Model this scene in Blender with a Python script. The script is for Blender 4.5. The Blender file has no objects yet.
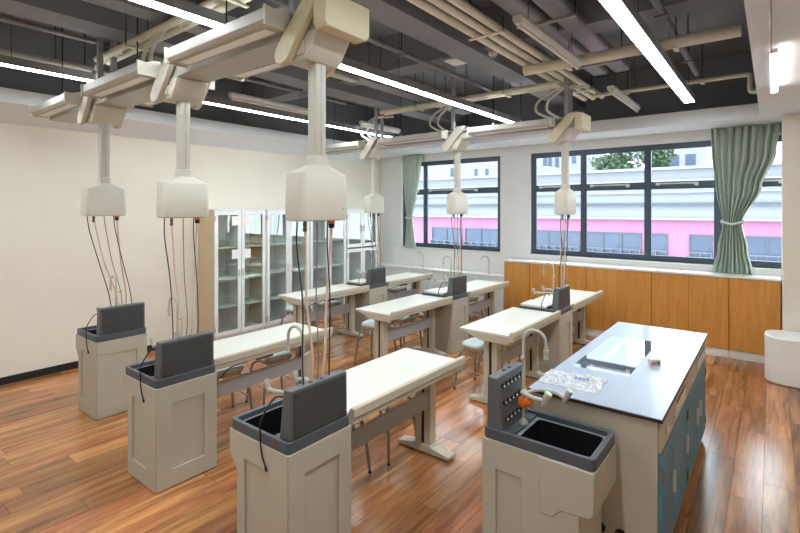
import bpy, bmesh, math, random
from mathutils import Vector, Matrix
random.seed(7)
SC = bpy.context.scene
COL = SC.collection
# ------------------------------------------------------------------ camera, world, exposure
F_PX, HORIZON, VPX, CAM_H = 475.0, 209.0, 773.0, 2.0
YAW = math.atan((VPX - 400.0) / F_PX)
CA, SA = math.cos(YAW), math.sin(YAW)
cam_d = bpy.data.cameras.new('camera')
cam = bpy.data.objects.new('camera', cam_d); COL.objects.link(cam)
cam.location = (0, 0, CAM_H); cam.rotation_euler = (math.pi / 2, 0, YAW)
cam_d.sensor_fit = 'HORIZONTAL'; cam_d.sensor_width = 36.0
cam_d.lens = 36.0 * F_PX / 800.0
cam_d.shift_y = -(266.5 - HORIZON) / 800.0
cam_d.clip_start = 0.02; cam_d.clip_end = 400
SC.camera = cam

wd = bpy.data.worlds.new('overcast_sky'); SC.world = wd; wd.use_nodes = True
bgn = wd.node_tree.nodes['Background']
bgn.inputs[0].default_value = (0.88, 0.94, 1.0, 1); bgn.inputs[1].default_value = 4.0
SC.view_settings.view_transform = 'Standard'; SC.view_settings.look = 'None'
SC.view_settings.gamma = 1.0; SC.view_settings.exposure = 0.92
SC.view_settings.use_curve_mapping = False
LED_STRENGTH = 23.5

BEAMS = [(-9, 9, 4.55, 4.85, 3.72), (-9, 9, 2.55, 2.85, 3.72), (-9, 9, .5, .8, 3.72), (-5.0, -4.65, -9, 9, 3.62), (-2.75, -2.45, -9, 9, 3.66), (-1.85, -1.35, 1.0, 6.3, 3.70)]
def ztop(x, y):
    return min([b[4] for b in BEAMS if b[0]-.02 < x < b[1]+.02 and b[2]-.02 < y < b[3]+.02] + [4.15])
def ray(u):
    t = (u - 400.0) / F_PX
    return t * CA - SA, t * SA + CA
def at(u, v, z):                     # pixel -> point on the level z
    d = F_PX * (CAM_H - z) / (v - HORIZON); rx, ry = ray(u)
    return Vector((rx * d, ry * d, z))
def on_y(u, v, Y):                   # pixel -> point on the plane y = Y
    rx, ry = ray(u); d = Y / ry
    return Vector((rx * d, Y, CAM_H - (v - HORIZON) * d / F_PX))

# ------------------------------------------------------------------ materials
def lin(c):
    return tuple(((x / 255.0) / 12.92 if x / 255.0 <= 0.04045 else ((x / 255.0 + 0.055) / 1.055) ** 2.4) for x in c)
MATS = {}
def mat(name, rgb, rough=0.5, metal=0.0, var=0.06, scale=6.0, bump=0.0, spec=0.5, stretch=None, emit=0.0, coat=0.0):
    m = bpy.data.materials.new(name); m.use_nodes = True; MATS[name] = m
    nt = m.node_tree; N = nt.nodes; L = nt.links
    p = N['Principled BSDF']; c = lin(rgb)
    p.inputs['Roughness'].default_value = rough; p.inputs['Metallic'].default_value = metal
    p.inputs['Specular IOR Level'].default_value = spec
    if coat: p.inputs['Coat Weight'].default_value = coat; p.inputs['Coat Roughness'].default_value = 0.12
    tc = N.new('ShaderNodeTexCoord'); mp = N.new('ShaderNodeMapping'); L.new(tc.outputs['Object'], mp.inputs[0])
    if stretch: mp.inputs['Scale'].default_value = stretch
    nz = N.new('ShaderNodeTexNoise'); nz.inputs['Scale'].default_value = scale; nz.inputs['Detail'].default_value = 4
    L.new(mp.outputs[0], nz.inputs['Vector'])
    rp = N.new('ShaderNodeValToRGB')
    rp.color_ramp.elements[0].position = 0.3; rp.color_ramp.elements[1].position = 0.7
    rp.color_ramp.elements[0].color = tuple(x * (1 - var) for x in c) + (1,)
    rp.color_ramp.elements[1].color = tuple(min(1, x * (1 + var)) for x in c) + (1,)
    L.new(nz.outputs['Fac'], rp.inputs[0]); L.new(rp.outputs[0], p.inputs['Base Color'])
    if bump:
        b = N.new('ShaderNodeBump'); b.inputs['Strength'].default_value = bump; b.inputs['Distance'].default_value = 0.01
        L.new(nz.outputs['Fac'], b.inputs['Height']); L.new(b.outputs[0], p.inputs['Normal'])
    if emit:
        p.inputs['Emission Color'].default_value = c + (1,); p.inputs['Emission Strength'].default_value = emit
    return m
def wood(name, dark, light, axis, rough, plank=False, spec=0.5):
    m = bpy.data.materials.new(name); m.use_nodes = True; MATS[name] = m
    nt = m.node_tree; N = nt.nodes; L = nt.links; p = N['Principled BSDF']
    p.inputs['Roughness'].default_value = rough; p.inputs['Specular IOR Level'].default_value = spec
    tc = N.new('ShaderNodeTexCoord'); oi = N.new('ShaderNodeObjectInfo')
    ad = N.new('ShaderNodeVectorMath'); ad.operation = 'ADD'
    ml = N.new('ShaderNodeVectorMath'); ml.operation = 'SCALE'; ml.inputs[0].default_value = (37.0, 19.0, 11.0)
    L.new(oi.outputs['Random'], ml.inputs['Scale'])
    L.new(tc.outputs['Object'], ad.inputs[0]); L.new(ml.outputs[0], ad.inputs[1])
    mp = N.new('ShaderNodeMapping')
    mp.inputs['Scale'].default_value = {'y': (9, .75, 9), 'z': (16, 16, 0.9)}[axis]
    L.new(ad.outputs[0], mp.inputs[0])
    nz = N.new('ShaderNodeTexNoise'); nz.inputs['Scale'].default_value = 1.6; nz.inputs['Detail'].default_value = 7
    nz.inputs['Roughness'].default_value = 0.62; nz.inputs['Distortion'].default_value = 0.6
    L.new(mp.outputs[0], nz.inputs['Vector'])
    rp = N.new('ShaderNodeValToRGB')
    rp.color_ramp.elements[0].position = 0.32; rp.color_ramp.elements[1].position = 0.68
    rp.color_ramp.elements[0].color = lin(dark) + (1,); rp.color_ramp.elements[1].color = lin(light) + (1,)
    L.new(nz.outputs['Fac'], rp.inputs[0])
    out = rp.outputs[0]
    if plank:
        hs = N.new('ShaderNodeHueSaturation')
        mr = N.new('ShaderNodeMapRange'); mr.inputs['To Min'].default_value = 0.62; mr.inputs['To Max'].default_value = 1.22
        L.new(oi.outputs['Random'], mr.inputs[0]); L.new(mr.outputs[0], hs.inputs['Value'])
        m2 = N.new('ShaderNodeMapRange'); m2.inputs['To Min'].default_value = 0.49; m2.inputs['To Max'].default_value = 0.508
        mu = N.new('ShaderNodeMath'); mu.operation = 'FRACT'; mm = N.new('ShaderNodeMath'); mm.operation = 'MULTIPLY'
        mm.inputs[1].default_value = 17.3; L.new(oi.outputs['Random'], mm.inputs[0]); L.new(mm.outputs[0], mu.inputs[0])
        L.new(mu.outputs[0], m2.inputs[0]); L.new(m2.outputs[0], hs.inputs['Hue'])
        L.new(out, hs.inputs['Color']); out = hs.outputs[0]
    L.new(out, p.inputs['Base Color'])
    b = N.new('ShaderNodeBump'); b.inputs['Strength'].default_value = 0.06; b.inputs['Distance'].default_value = 0.004
    L.new(nz.outputs['Fac'], b.inputs['Height']); L.new(b.outputs[0], p.inputs['Normal'])
    return m
def glass(name, tint, refl=0.12, rough=0.0):
    m = bpy.data.materials.new(name); m.use_nodes = True; MATS[name] = m
    nt = m.node_tree; N = nt.nodes; L = nt.links; N.remove(N['Principled BSDF'])
    tr = N.new('ShaderNodeBsdfTransparent'); tr.inputs[0].default_value = tint + (1,)
    gl = N.new('ShaderNodeBsdfGlossy'); gl.inputs['Roughness'].default_value = rough
    lw = N.new('ShaderNodeLayerWeight'); pw = N.new('ShaderNodeMath'); pw.operation = 'POWER'; pw.inputs[1].default_value = 5.0
    ma = N.new('ShaderNodeMath'); ma.operation = 'MULTIPLY_ADD'; ma.inputs[1].default_value = 0.8; ma.inputs[2].default_value = refl*.35
    L.new(lw.outputs['Facing'], pw.inputs[0]); L.new(pw.outputs[0], ma.inputs[0])
    mx = N.new('ShaderNodeMixShader'); L.new(ma.outputs[0], mx.inputs[0])
    L.new(tr.outputs[0], mx.inputs[1]); L.new(gl.outputs[0], mx.inputs[2])
    L.new(mx.outputs[0], N['Material Output'].inputs[0])
    return m
def emitter(name, rgb, s):
    m = bpy.data.materials.new(name); m.use_nodes = True; MATS[name] = m
    nt = m.node_tree; N = nt.nodes; N.remove(N['Principled BSDF'])
    e = N.new('ShaderNodeEmission'); e.inputs[0].default_value = tuple(rgb) + (1,); e.inputs[1].default_value = s
    nt.links.new(e.outputs[0], N['Material Output'].inputs[0]); return m

mat('wall_paint', (228, 222, 207), 0.85, var=0.02, scale=2.5, bump=0.03)
mat('white_plaster', (228, 232, 235), 0.85, var=0.02, scale=3)
mat('dark_paint', (142, 145, 150), 0.9, var=0.12, scale=1.5, bump=0.05)
mat('white_wall', (230, 230, 228), 0.85, var=0.02, scale=2.5, bump=0.03)
mat('black_trim', (26, 26, 27), 0.6)
mat('beige_shell', (184, 178, 161), 0.5, var=0.03)
mat('grey_rim', (80, 85, 92), 0.45, var=0.05)
mat('rim_grey_lit', (132, 136, 140), 0.4)  # rim grey made lighter: the light on the inner ledge is in the colour
mat('basin', (17, 18, 19), 0.45)
mat('panel_grey', (64, 66, 67), 0.4, var=0.05)
mat('panel_grey_edge', (92, 95, 97), 0.4, var=0.05)
mat('black_plastic', (20, 20, 21), 0.4)
mat('laminate', (224, 223, 212), 0.28, var=0.015)
mat('beige_metal', (196, 188, 168), 0.45, var=0.03)
mat('grey_metal', (166, 166, 166), 0.45, var=0.04)
mat('pendant_white', (206, 202, 188), 0.45, var=0.02)
mat('pendant_cream', (214, 204, 172), 0.5, var=0.02)
mat('alu', (196, 192, 180), 0.4, metal=0.1, var=0.03)
mat('rail_alu', (182, 180, 172), 0.45, metal=0.15, var=0.03)
mat('galv', (176, 178, 178), 0.45, metal=0.25, var=0.12, scale=14)
mat('grey_pipe', (146, 147, 149), 0.5, metal=0.3, var=0.08)
mat('cream_pipe', (236, 231, 212), 0.5, var=0.05)
mat('white_pipe', (232, 229, 216), 0.5, var=0.04)
mat('unlit_tube', (238, 238, 236), 0.4, var=0.02)
mat('diffuser_off', (244, 243, 236), 0.35, var=0.02)
mat('cable_black', (24, 24, 25), 0.45)
mat('cable_grey', (120, 116, 112), 0.5)
mat('hose_pink', (212, 186, 168), 0.45)
mat('brass', (120, 104, 74), 0.35, metal=0.7)
mat('orange_plastic', (244, 112, 30), 0.4)
mat('green_plastic', (120, 190, 60), 0.4)
mat('mint_plastic', (176, 214, 200), 0.4)
mat('tap_grey', (186, 184, 174), 0.35, var=0.03)
mat('chrome', (200, 200, 198), 0.18, metal=0.9, var=0.02)
mat('stool_shell', (196, 184, 160), 0.5)
mat('stool_seat', (206, 220, 220), 0.45)
mat('stool_leg', (150, 148, 142), 0.35, metal=0.5)
mat('cab_white', (232, 234, 232), 0.4, var=0.015)
mat('cab_side', (208, 192, 160), 0.5, var=0.02)
mat('cab_inside', (220, 232, 222), 0.6, var=0.03)
mat('paper', (240, 240, 236), 0.8)
mat('window_frame', (74, 88, 104), 0.4, metal=0.2, var=0.04)
mat('stone', (236, 236, 232), 0.25, var=0.02)
mat('plinth_white', (224, 220, 208), 0.6)
mat('curtain', (196, 210, 198), 0.85, var=0.05, scale=20)
mat('desk_top', (172, 184, 200), 0.2, var=0.015)
mat('desk_edge', (42, 30, 26), 0.4)
mat('desk_glass', (222, 232, 244), 0.02, metal=0.9, spec=1.0, var=0.01)
mat('desk_body', (190, 182, 164), 0.5, var=0.03)
mat('teal', (84, 138, 160), 0.5, var=0.04)
mat('teal_dark', (54, 98, 118), 0.55, var=0.04)
mat('handle_white', (224, 224, 220), 0.4)
mat('hinge_brass', (150, 120, 80), 0.4, metal=0.6)
mat('bag', (206, 210, 214), 0.14, var=0.05, scale=20)
mat('bag_blue', (70, 110, 180), 0.4)
mat('carton', (206, 196, 182), 0.6)
mat('carton_red', (196, 110, 90), 0.6)
mat('pouf', (232, 231, 226), 0.35, var=0.015)
mat('ext_pink', (152, 100, 134), 0.8, var=0.04, scale=1)
mat('ext_white', (128, 133, 142), 0.8, var=0.05, scale=0.6, stretch=(0.4, 1, 3))
mat('ext_frame_shadow', (72, 80, 92), 0.8)  # window frames, and a shadow line painted on the parapet
mat('ext_glass', (54, 70, 94), 0.3, var=0.15, scale=0.5)
mat('ext_rail', (98, 106, 120), 0.5)
mat('ext_ground', (150, 150, 148), 0.9)
mat('leaf', (84, 108, 80), 0.8, var=0.3, scale=3)
mat('bark', (90, 74, 60), 0.9)
mat('subfloor', (52, 34, 24), 0.8)
wood('floor_wood', (126, 76, 40), (206, 142, 90), 'y', 0.2, plank=True, spec=0.7)
wood('orange_wood', (200, 134, 58), (220, 158, 80), 'z', 0.42)
glass('pane_glass', (0.94, 0.97, 0.97))
glass('cabinet_glass', (0.95, 0.98, 0.97), 0.3)
emitter('led', (0.90, 0.96, 1.0), LED_STRENGTH)
emitter('board_lamp', (1.0, 0.96, 0.88), 9.0)

# ------------------------------------------------------------------ mesh builder
class MB:
    def __init__(s): s.v = []; s.f = []
    def add(s, vs, fs):
        o = len(s.v); s.v += [tuple(p) for p in vs]; s.f += [tuple(i + o for i in f) for f in fs]; return s
    def box(s, x0, x1, y0, y1, z0, z1):
        return s.add([(x0,y0,z0),(x1,y0,z0),(x1,y1,z0),(x0,y1,z0),(x0,y0,z1),(x1,y0,z1),(x1,y1,z1),(x0,y1,z1)],
                     [(0,3,2,1),(4,5,6,7),(0,1,5,4),(1,2,6,5),(2,3,7,6),(3,0,4,7)])
    def prism(s, pts, axis, a, b):
        # pts: 2-D outline; axis 'y': pts are (x,z); 'x': (y,z); 'z': (x,y)
        def P(p, t): return {'y': (p[0], t, p[1]), 'x': (t, p[0], p[1]), 'z': (p[0], p[1], t)}[axis]
        n = len(pts)
        vs = [P(p, a) for p in pts] + [P(p, b) for p in pts]
        fs = [tuple(range(n)), tuple(range(2*n-1, n-1, -1))] + [((i+1) % n, i, n+i, n+(i+1) % n) for i in range(n)]
        ar = sum(pts[i][0]*pts[(i+1) % n][1] - pts[(i+1) % n][0]*pts[i][1] for i in range(n))
        flip = (ar > 0) == (b > a)
        if axis == 'y': flip = not flip
        if not flip: fs = [tuple(reversed(f)) for f in fs]
        return s.add(vs, fs)
    def tube(s, pts, r, n=8, caps=True):
        pts = [Vector(p) for p in pts]; rs = r if isinstance(r, (list, tuple)) else [r] * len(pts)
        prev = None; rings = []
        for i, p in enumerate(pts):
            t = (pts[min(i+1, len(pts)-1)] - pts[max(i-1, 0)])
            if t.length < 1e-9: t = Vector((0,0,1))
            t.normalize()
            if prev is None:
                a = Vector((0,0,1)) if abs(t.z) < 0.9 else Vector((1,0,0))
                nrm = t.cross(a).normalized()
            else:
                nrm = (prev - t * prev.dot(t)).normalized()
            prev = nrm; bn = t.cross(nrm)
            rings.append([p + (nrm*math.cos(2*math.pi*k/n) + bn*math.sin(2*math.pi*k/n)) * rs[i] for k in range(n)])
        vs = [q for R_ in rings for q in R_]; fs = []
        for i in range(len(pts)-1):
            for k in range(n):
                fs.append((i*n+k, i*n+(k+1) % n, (i+1)*n+(k+1) % n, (i+1)*n+k))
        if caps: fs += [tuple(range(n-1, -1, -1)), tuple(range((len(pts)-1)*n, len(pts)*n))]
        return s.add(vs, fs)
    def lathe(s, prof, c=(0,0,0), n=16):     # prof: (r, z) from bottom to top
        vs = []; fs = []
        for r, z in prof:
            for k in range(n):
                a = 2*math.pi*k/n; vs.append((c[0]+r*math.cos(a), c[1]+r*math.sin(a), c[2]+z))
        m = len(prof)
        for i in range(m-1):
            for k in range(n): fs.append((i*n+k, i*n+(k+1) % n, (i+1)*n+(k+1) % n, (i+1)*n+k))
        fs += [tuple(range(n-1, -1, -1)), tuple(range((m-1)*n, m*n))]
        return s.add(vs, fs)
    def build(s, name, m, parent=None, bevel=0.0, smooth=True, loc=None):
        me = bpy.data.meshes.new(name); me.from_pydata(s.v, [], s.f); me.update()
        me.materials.append(MATS[m])
        if smooth:
            me.polygons.foreach_set('use_smooth', [True]*len(me.polygons)); me.set_sharp_from_angle(angle=math.radians(35))
        o = bpy.data.objects.new(name, me); COL.objects.link(o)
        if parent: o.parent = parent
        if loc: o.location = loc
        if bevel:
            b = o.modifiers.new('bevel', 'BEVEL'); b.width = bevel; b.segments = 2; b.limit_method = 'ANGLE'; b.angle_limit = math.radians(40)
        return o
def B(x0, x1, y0, y1, z0, z1): return MB().box(x0, x1, y0, y1, z0, z1)
def rrect(x0, x1, y0, y1, r, n=5):
    out = []
    for cx, cy, a0 in ((x1-r, y1-r, 0), (x0+r, y1-r, 90), (x0+r, y0+r, 180), (x1-r, y0+r, 270)):
        for k in range(n+1):
            a = math.radians(a0 + 90*k/n); out.append((cx + r*math.cos(a), cy + r*math.sin(a)))
    return out
def tag(o, label, cat, group=None):
    o['label'] = label; o['category'] = cat
    if group: o['group'] = group
    return o
def thing(name, label, cat, loc=(0,0,0), group=None, rz=0):
    o = bpy.data.objects.new(name, None); COL.objects.link(o); o.empty_display_size = 0.1
    o.location = loc; o.rotation_euler = (0, 0, rz); return tag(o, label, cat, group)
def struct(o):
    o['kind'] = 'structure'; return o
def copy_tree(o, parent=None):
    c = o.copy(); COL.objects.link(c); c.parent = parent
    for ch in list(o.children): copy_tree(ch, c)
    return c
def arc(c, r, a0, a1, n, ex, ez):
    c = Vector(c); ex = Vector(ex); ez = Vector(ez)
    return [c + ex*r*math.cos(math.radians(a0+(a1-a0)*k/n)) + ez*r*math.sin(math.radians(a0+(a1-a0)*k/n)) for k in range(n+1)]
def smooth_path(pts, n=6):
    P = [Vector(p) for p in pts]; P = [P[0]*2-P[1]] + P + [P[-1]*2-P[-2]]; out = []
    for i in range(1, len(P)-2):
        for k in range(n):
            t = k/n; a, b, c, d = P[i-1], P[i], P[i+1], P[i+2]
            out.append(0.5*((2*b)+(c-a)*t+(2*a-5*b+4*c-d)*t*t+(3*b-a-3*c+d)*t**3))
    return out + [P[-2]]

# ------------------------------------------------------------------ the room
XL, XR, YB, YW = -6.9, 1.8, -2.6, 8.1
ZS, ZC = 3.14, 4.15
floor = struct(B(XL, XR, YB, YW, -0.12, -0.012).build('floor', 'subfloor', smooth=False))
PW, PL = 0.185, 1.25
pm = MB().box(-PW/2+.0012, PW/2-.0012, -PL/2+.0012, PL/2-.0012, -0.012, 0.0)
proto = None; planks = []; back = MB()
nrow = int((XR-XL)/PW)+1
for i in range(nrow):
    x = XL + PW*(i+.5)
    y = YB - random.random()*PL
    while y < YW:
        a, b = max(y, YB), min(y+PL, YW); xa, xb = x-PW/2, min(x+PW/2, XR)
        if b-a > .03 and xb-xa > .02:
            mx, my = (xa+xb)/2, (a+b)/2
            # in view of the photograph?
            d = -mx*SA + my*CA; vis = False
            for qx in (xa, xb):
                for qy in (a, my, b):
                    dd = -qx*SA + qy*CA; xc = qx*CA + qy*SA
                    if dd > .8 and -20 < 400+F_PX*xc/dd < 820 and HORIZON+F_PX*CAM_H/dd < 550: vis = True
            planks.append((d if vis else 99, mx, my, xb-xa, b-a))
        y += PL
planks.sort()
for k, (d, mx, my, w, l) in enumerate(planks):
    if k < 299 and d < 90:
        if abs(w-PW) < 1e-3 and abs(l-PL) < 1e-3:
            if proto is None: proto = pm.build('plank', 'floor_wood', floor, smooth=False); o = proto
            else: o = proto.copy(); COL.objects.link(o)
        else:
            o = MB().box(-w/2+.0012, w/2-.0012, -l/2+.0012, l/2-.0012, -0.012, 0.0).build('plank', 'floor_wood', floor, smooth=False)
        o.location = (mx, my, 0)
    else:
        back.box(mx-w/2+.0012, mx+w/2-.0012, my-l/2+.0012, my+l/2-.0012, -.012, 0)
if back.v:
    rest = back.build('plank_field', 'floor_wood', floor, smooth=False); rest['kind'] = 'stuff'

struct(B(XL-.15, XL, YB-.15, YW+.2, -.12, ZC).build('wall_left', 'wall_paint', smooth=False))
struct(B(XR, XR+.15, YB-.15, YW+.2, -.12, ZC).build('wall_right', 'wall_paint', smooth=False))
struct(B(XL, XR, YB-.15, YB, -.12, ZC).build('wall_back', 'wall_paint', smooth=False))
struct(B(XL, XL+.015, YB, 3.78, 0, .085).build('baseboard_left', 'black_trim', bevel=.002))
# window wall with two openings
W1 = (-6.32, -3.99, 1.20, 2.99); W2 = (-3.41, 0.40, 1.20, 2.99)
w = MB()
w.box(XL, W1[0], YW, YW+.2, -.12, ZC); w.box(W1[1], W2[0], YW, YW+.2, -.12, ZC); w.box(W2[1], XR, YW, YW+.2, -.12, ZC)
for a in (W1, W2):
    w.box(a[0], a[1], YW, YW+.2, -.12, a[2]); w.box(a[0], a[1], YW, YW+.2, a[3], ZC)
struct(w.build('wall_window', 'white_wall', smooth=False))
struct(B(0.09, 0.75, 7.40, 8.1, 0, ZS).build('wall_pillar', 'wall_paint', bevel=.006))
# ceiling: dark slab with downstand beams, dark upper walls, pale soffits around
struct(B(XL-.15, XR+.15, YB-.15, YW+.2, ZC, ZC+.15).build('ceiling', 'dark_paint', smooth=False))
u = MB()
u.box(XL, XL+.012, YB, YW, 3.29, ZC); u.box(XL+.012, XR-.012, YW-.012, YW, 3.31, ZC); u.box(XR-.012, XR, YB, YW, 3.31, ZC); u.box(XL+.012, XR-.012, YB, YB+.012, 3.31, ZC)
struct(u.build('trim_1', 'dark_paint', smooth=False))
struct(MB().prism([(XL, 2.98), (-6.42, 3.14), (-6.42, 3.29), (XL, 3.29)], 'y', YB, 7.35).build('trim_2', 'white_plaster', smooth=False))
struct(B(XL, XR, 7.35, YW, ZS, ZS+.17).build('trim_3', 'white_plaster', smooth=False))
struct(B(-0.125, XR, YB, 7.35, ZS, ZS+.17).build('trim_4', 'white_plaster', smooth=False))
def ceil_beam(name, x0, x1, y0, y1, z0):
    return struct(B(x0, x1, y0, y1, z0, ZC).build(name, 'dark_paint', smooth=False))
ceil_beam('ceiling_beam', XL, XR, 4.55, 4.85, 3.72)
ceil_beam('ceiling_beam', XL, XR, 2.55, 2.85, 3.72)
ceil_beam('ceiling_beam', XL, XR, 0.5, 0.8, 3.72)
ceil_beam('ceiling_beam', -5.0, -4.65, YB, YW, 3.62)
ceil_beam('ceiling_beam', -2.75, -2.45, YB, YW, 3.66)

# windows
def window(name, a, mull, gaps):
    x0, x1, z0, z1 = a; y0, y1 = YW+.06, YW+.12
    f = struct(MB().box(x0, x1, y0, y1, z0, z0+.06).box(x0, x1, y0, y1, z1-.06, z1).box(x0, x0+.06, y0, y1, z0+.06, z1-.06).box(x1-.06, x1, y0, y1, z0+.06, z1-.06).build(name, 'window_frame', smooth=False))
    xs = [x0+.06] + mull + [x1-.06]
    for m in mull: B(m-.022, m+.022, y0-.004, y1, z0+.06, z1-.06).build('mullion', 'window_frame', f, smooth=False)
    for i in range(len(xs)-1):
        a0 = xs[i] + (.022 if i else 0); a1 = xs[i+1] - (.022 if i < len(xs)-2 else 0)
        B(a0, a1, y0-.002, y1, 2.33, 2.39).build('transom', 'window_frame', f, smooth=False)
        for zz0, zz1 in ((z0+.06, 2.33), (2.39, z1-.06)):
            s = MB().box(a0, a1, y0+.01, y1-.01, zz0, zz0+.026).box(a0, a1, y0+.01, y1-.01, zz1-.026, zz1).box(a0, a0+.026, y0+.01, y1-.01, zz0+.026, zz1-.026).box(a1-.026, a1, y0+.01, y1-.01, zz0+.026, zz1-.026).build('sash', 'window_frame', f, smooth=False)
            B(a0+.026, a1-.026, YW+.088, YW+.094, zz0+.026, zz1-.026).build('pane', 'pane_glass', s, smooth=False)
        # stay bar on the transom
        B(a0+.1, a0+(a1-a0)*.72, y0-.03, y0-.015, 2.375, 2.395).box(a0+.1, a0+.15, y0-.05, y0-.002, 2.36, 2.40).box(a0+(a1-a0)*.70, a0+(a1-a0)*.72+.03, y0-.05, y0-.002, 2.345, 2.395).build('stay_bar', 'handle_white', f)
    return f
window('window_1', W1, [-5.74], 1)
window('window_2', W2, [-2.50, -1.53, -0.62], 1)
struct(B(W1[0], W1[1], YW-.02, YW+.06, 1.175, 1.20).build('trim_5', 'stone', bevel=.004))
struct(B(W2[0], W2[1]-.32, YW-.02, YW+.06, 1.175, 1.20).build('trim_6', 'stone', bevel=.004))

# ------------------------------------------------------------------ outside
EY = 30.0
bld = thing('pink_building', 'long pink and white building across the street with bluish windows', 'building', (0, EY, 0))
B(-34, 12, 0, 8, -9, 1.40).build('wall', 'ext_pink', bld, smooth=False)
B(-34, 12, -.15, 8, 1.40, 4.15).build('parapet', 'ext_white', bld, smooth=False)
for z0, z1, y in ((1.40, 1.52, -.45), (2.2, 2.34, -.5), (2.88, 2.98, -.4), (3.5, 3.62, -.4), (4.15, 4.3, -.6)):
    B(-34, 12, y, 0-.15, z0, z1).build('cornice', 'ext_white' if z0 != 2.2 else 'ext_frame_shadow', bld, smooth=False)  # the one dark band paints in the shadow line of a ledge
def ext_win(x0, x1, z0, z1):
    g = B(x0, x1, -.04, -.005, z0, z1).build('window', 'ext_glass', bld, smooth=False)
    n = max(1, round((x1-x0)/1.1)); fr = MB()
    for k in range(n+1):
        x = x0 + (x1-x0)*k/n; fr.box(x-.04, x+.04, -.1, -.041, z0, z1)
    for z in (z0, z1-.08): fr.box(x0+.05, x1-.05, -.09, -.041, z, z+.08)
    fr.build('window_frame', 'ext_frame_shadow', g, smooth=False)
    r = MB()
    for z in (z0+.25, z0+.5): r.box(x0, x1, -.35, -.31, z, z+.04)
    for k in range(n*2+1): r.box(x0+(x1-x0)*k/(n*2)-.015, x0+(x1-x0)*k/(n*2)+.015, -.34, -.12, z0, z0+.5)
    r.build('railing', 'ext_rail', g, smooth=False)
z1, z0 = 0.62, -0.85
for ua, ub in ((433, 462), (466, 498), (503, 530), (534, 580), (586, 641), (647, 667), (690, 712), (720, 738), (745, 790)):
    xa = on_y(ua, 220, EY).x; xb = on_y(ub, 220, EY).x; ext_win(xa, xb, z0, z1)
tow = thing('apartment_tower', 'tall white apartment tower rising far behind the pink building', 'building', (0, 62, 0))
B(-52, -14, 0, 10, -9, 26).build('wall', 'ext_white', tow, smooth=False)
for uu, vv in ((452, 172), (459, 172), (476, 173), (487, 173), (545, 161), (550, 161), (557, 162), (574, 158), (448, 150), (476, 150), (545, 140), (560, 140)):
    p = on_y(uu, vv, 62); wv = B(p.x-.27, p.x+.27, -.05, -.005, p.z-.6, p.z+.6).build('window', 'ext_glass', tow, smooth=False)
    MB().box(p.x-.02, p.x+.02, -.1, -.051, p.z-.6, p.z+.6).box(p.x-.27, p.x+.27, -.1, -.051, p.z-.68, p.z-.6).build('window_frame', 'ext_frame_shadow', wv, smooth=False)
house = thing('roof_house', 'low pale block with windows behind the leafy tree', 'building', (0, 58, 0))
p0 = on_y(662, 165, 58); B(p0.x-1.5, p0.x+4, 0, 6, -9, p0.z+3.2).build('wall', 'ext_white', house, smooth=False)
for k in range(3): B(p0.x-.8+k*1.5, p0.x+.1+k*1.5, -.05, -.005, p0.z-.2, p0.z+1.0).build('window', 'ext_glass', house, smooth=False)
def tree(c, rx, rz, label):
    t = thing('leafy_tree', label, 'tree', (c.x, c.y, -9))
    MB().tube([(0,0,0), (0,0,c.z+9)], [.3, .15], 8).build('trunk', 'bark', t)
    m = MB()
    for k in range(1500):
        d = Vector((random.gauss(0,1), random.gauss(0,1), random.gauss(0,1))).normalized() * random.random()**.4
        lump = 0.75 + .25*math.sin(d.x*7+d.z*5)
        q = Vector((d.x*rx*lump, d.y*rx*.7*lump, c.z+9+d.z*rz*lump)); s_ = .22
        a = Vector((random.gauss(0,1), random.gauss(0,1), random.gauss(0,1))).normalized()
        b = a.cross(Vector((.3,.5,.8))).normalized()
        m.add([q-a*s_, q+b*s_*.6, q+a*s_, q-b*s_*.6], [(0,1,2,3)])
    m.build('foliage', 'leaf', t, smooth=False)['kind'] = 'stuff'
tree(on_y(618, 166, 45), 2.6, 2.3, 'green leafy tree standing behind the pink building roof')
tree(on_y(657, 160, 50), 1.6, 1.7, 'smaller leafy tree beside the low pale block')
struct(B(-70, 40, 8.6, 70, -9.2, -9).build('ground', 'ext_ground', smooth=False))

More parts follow.
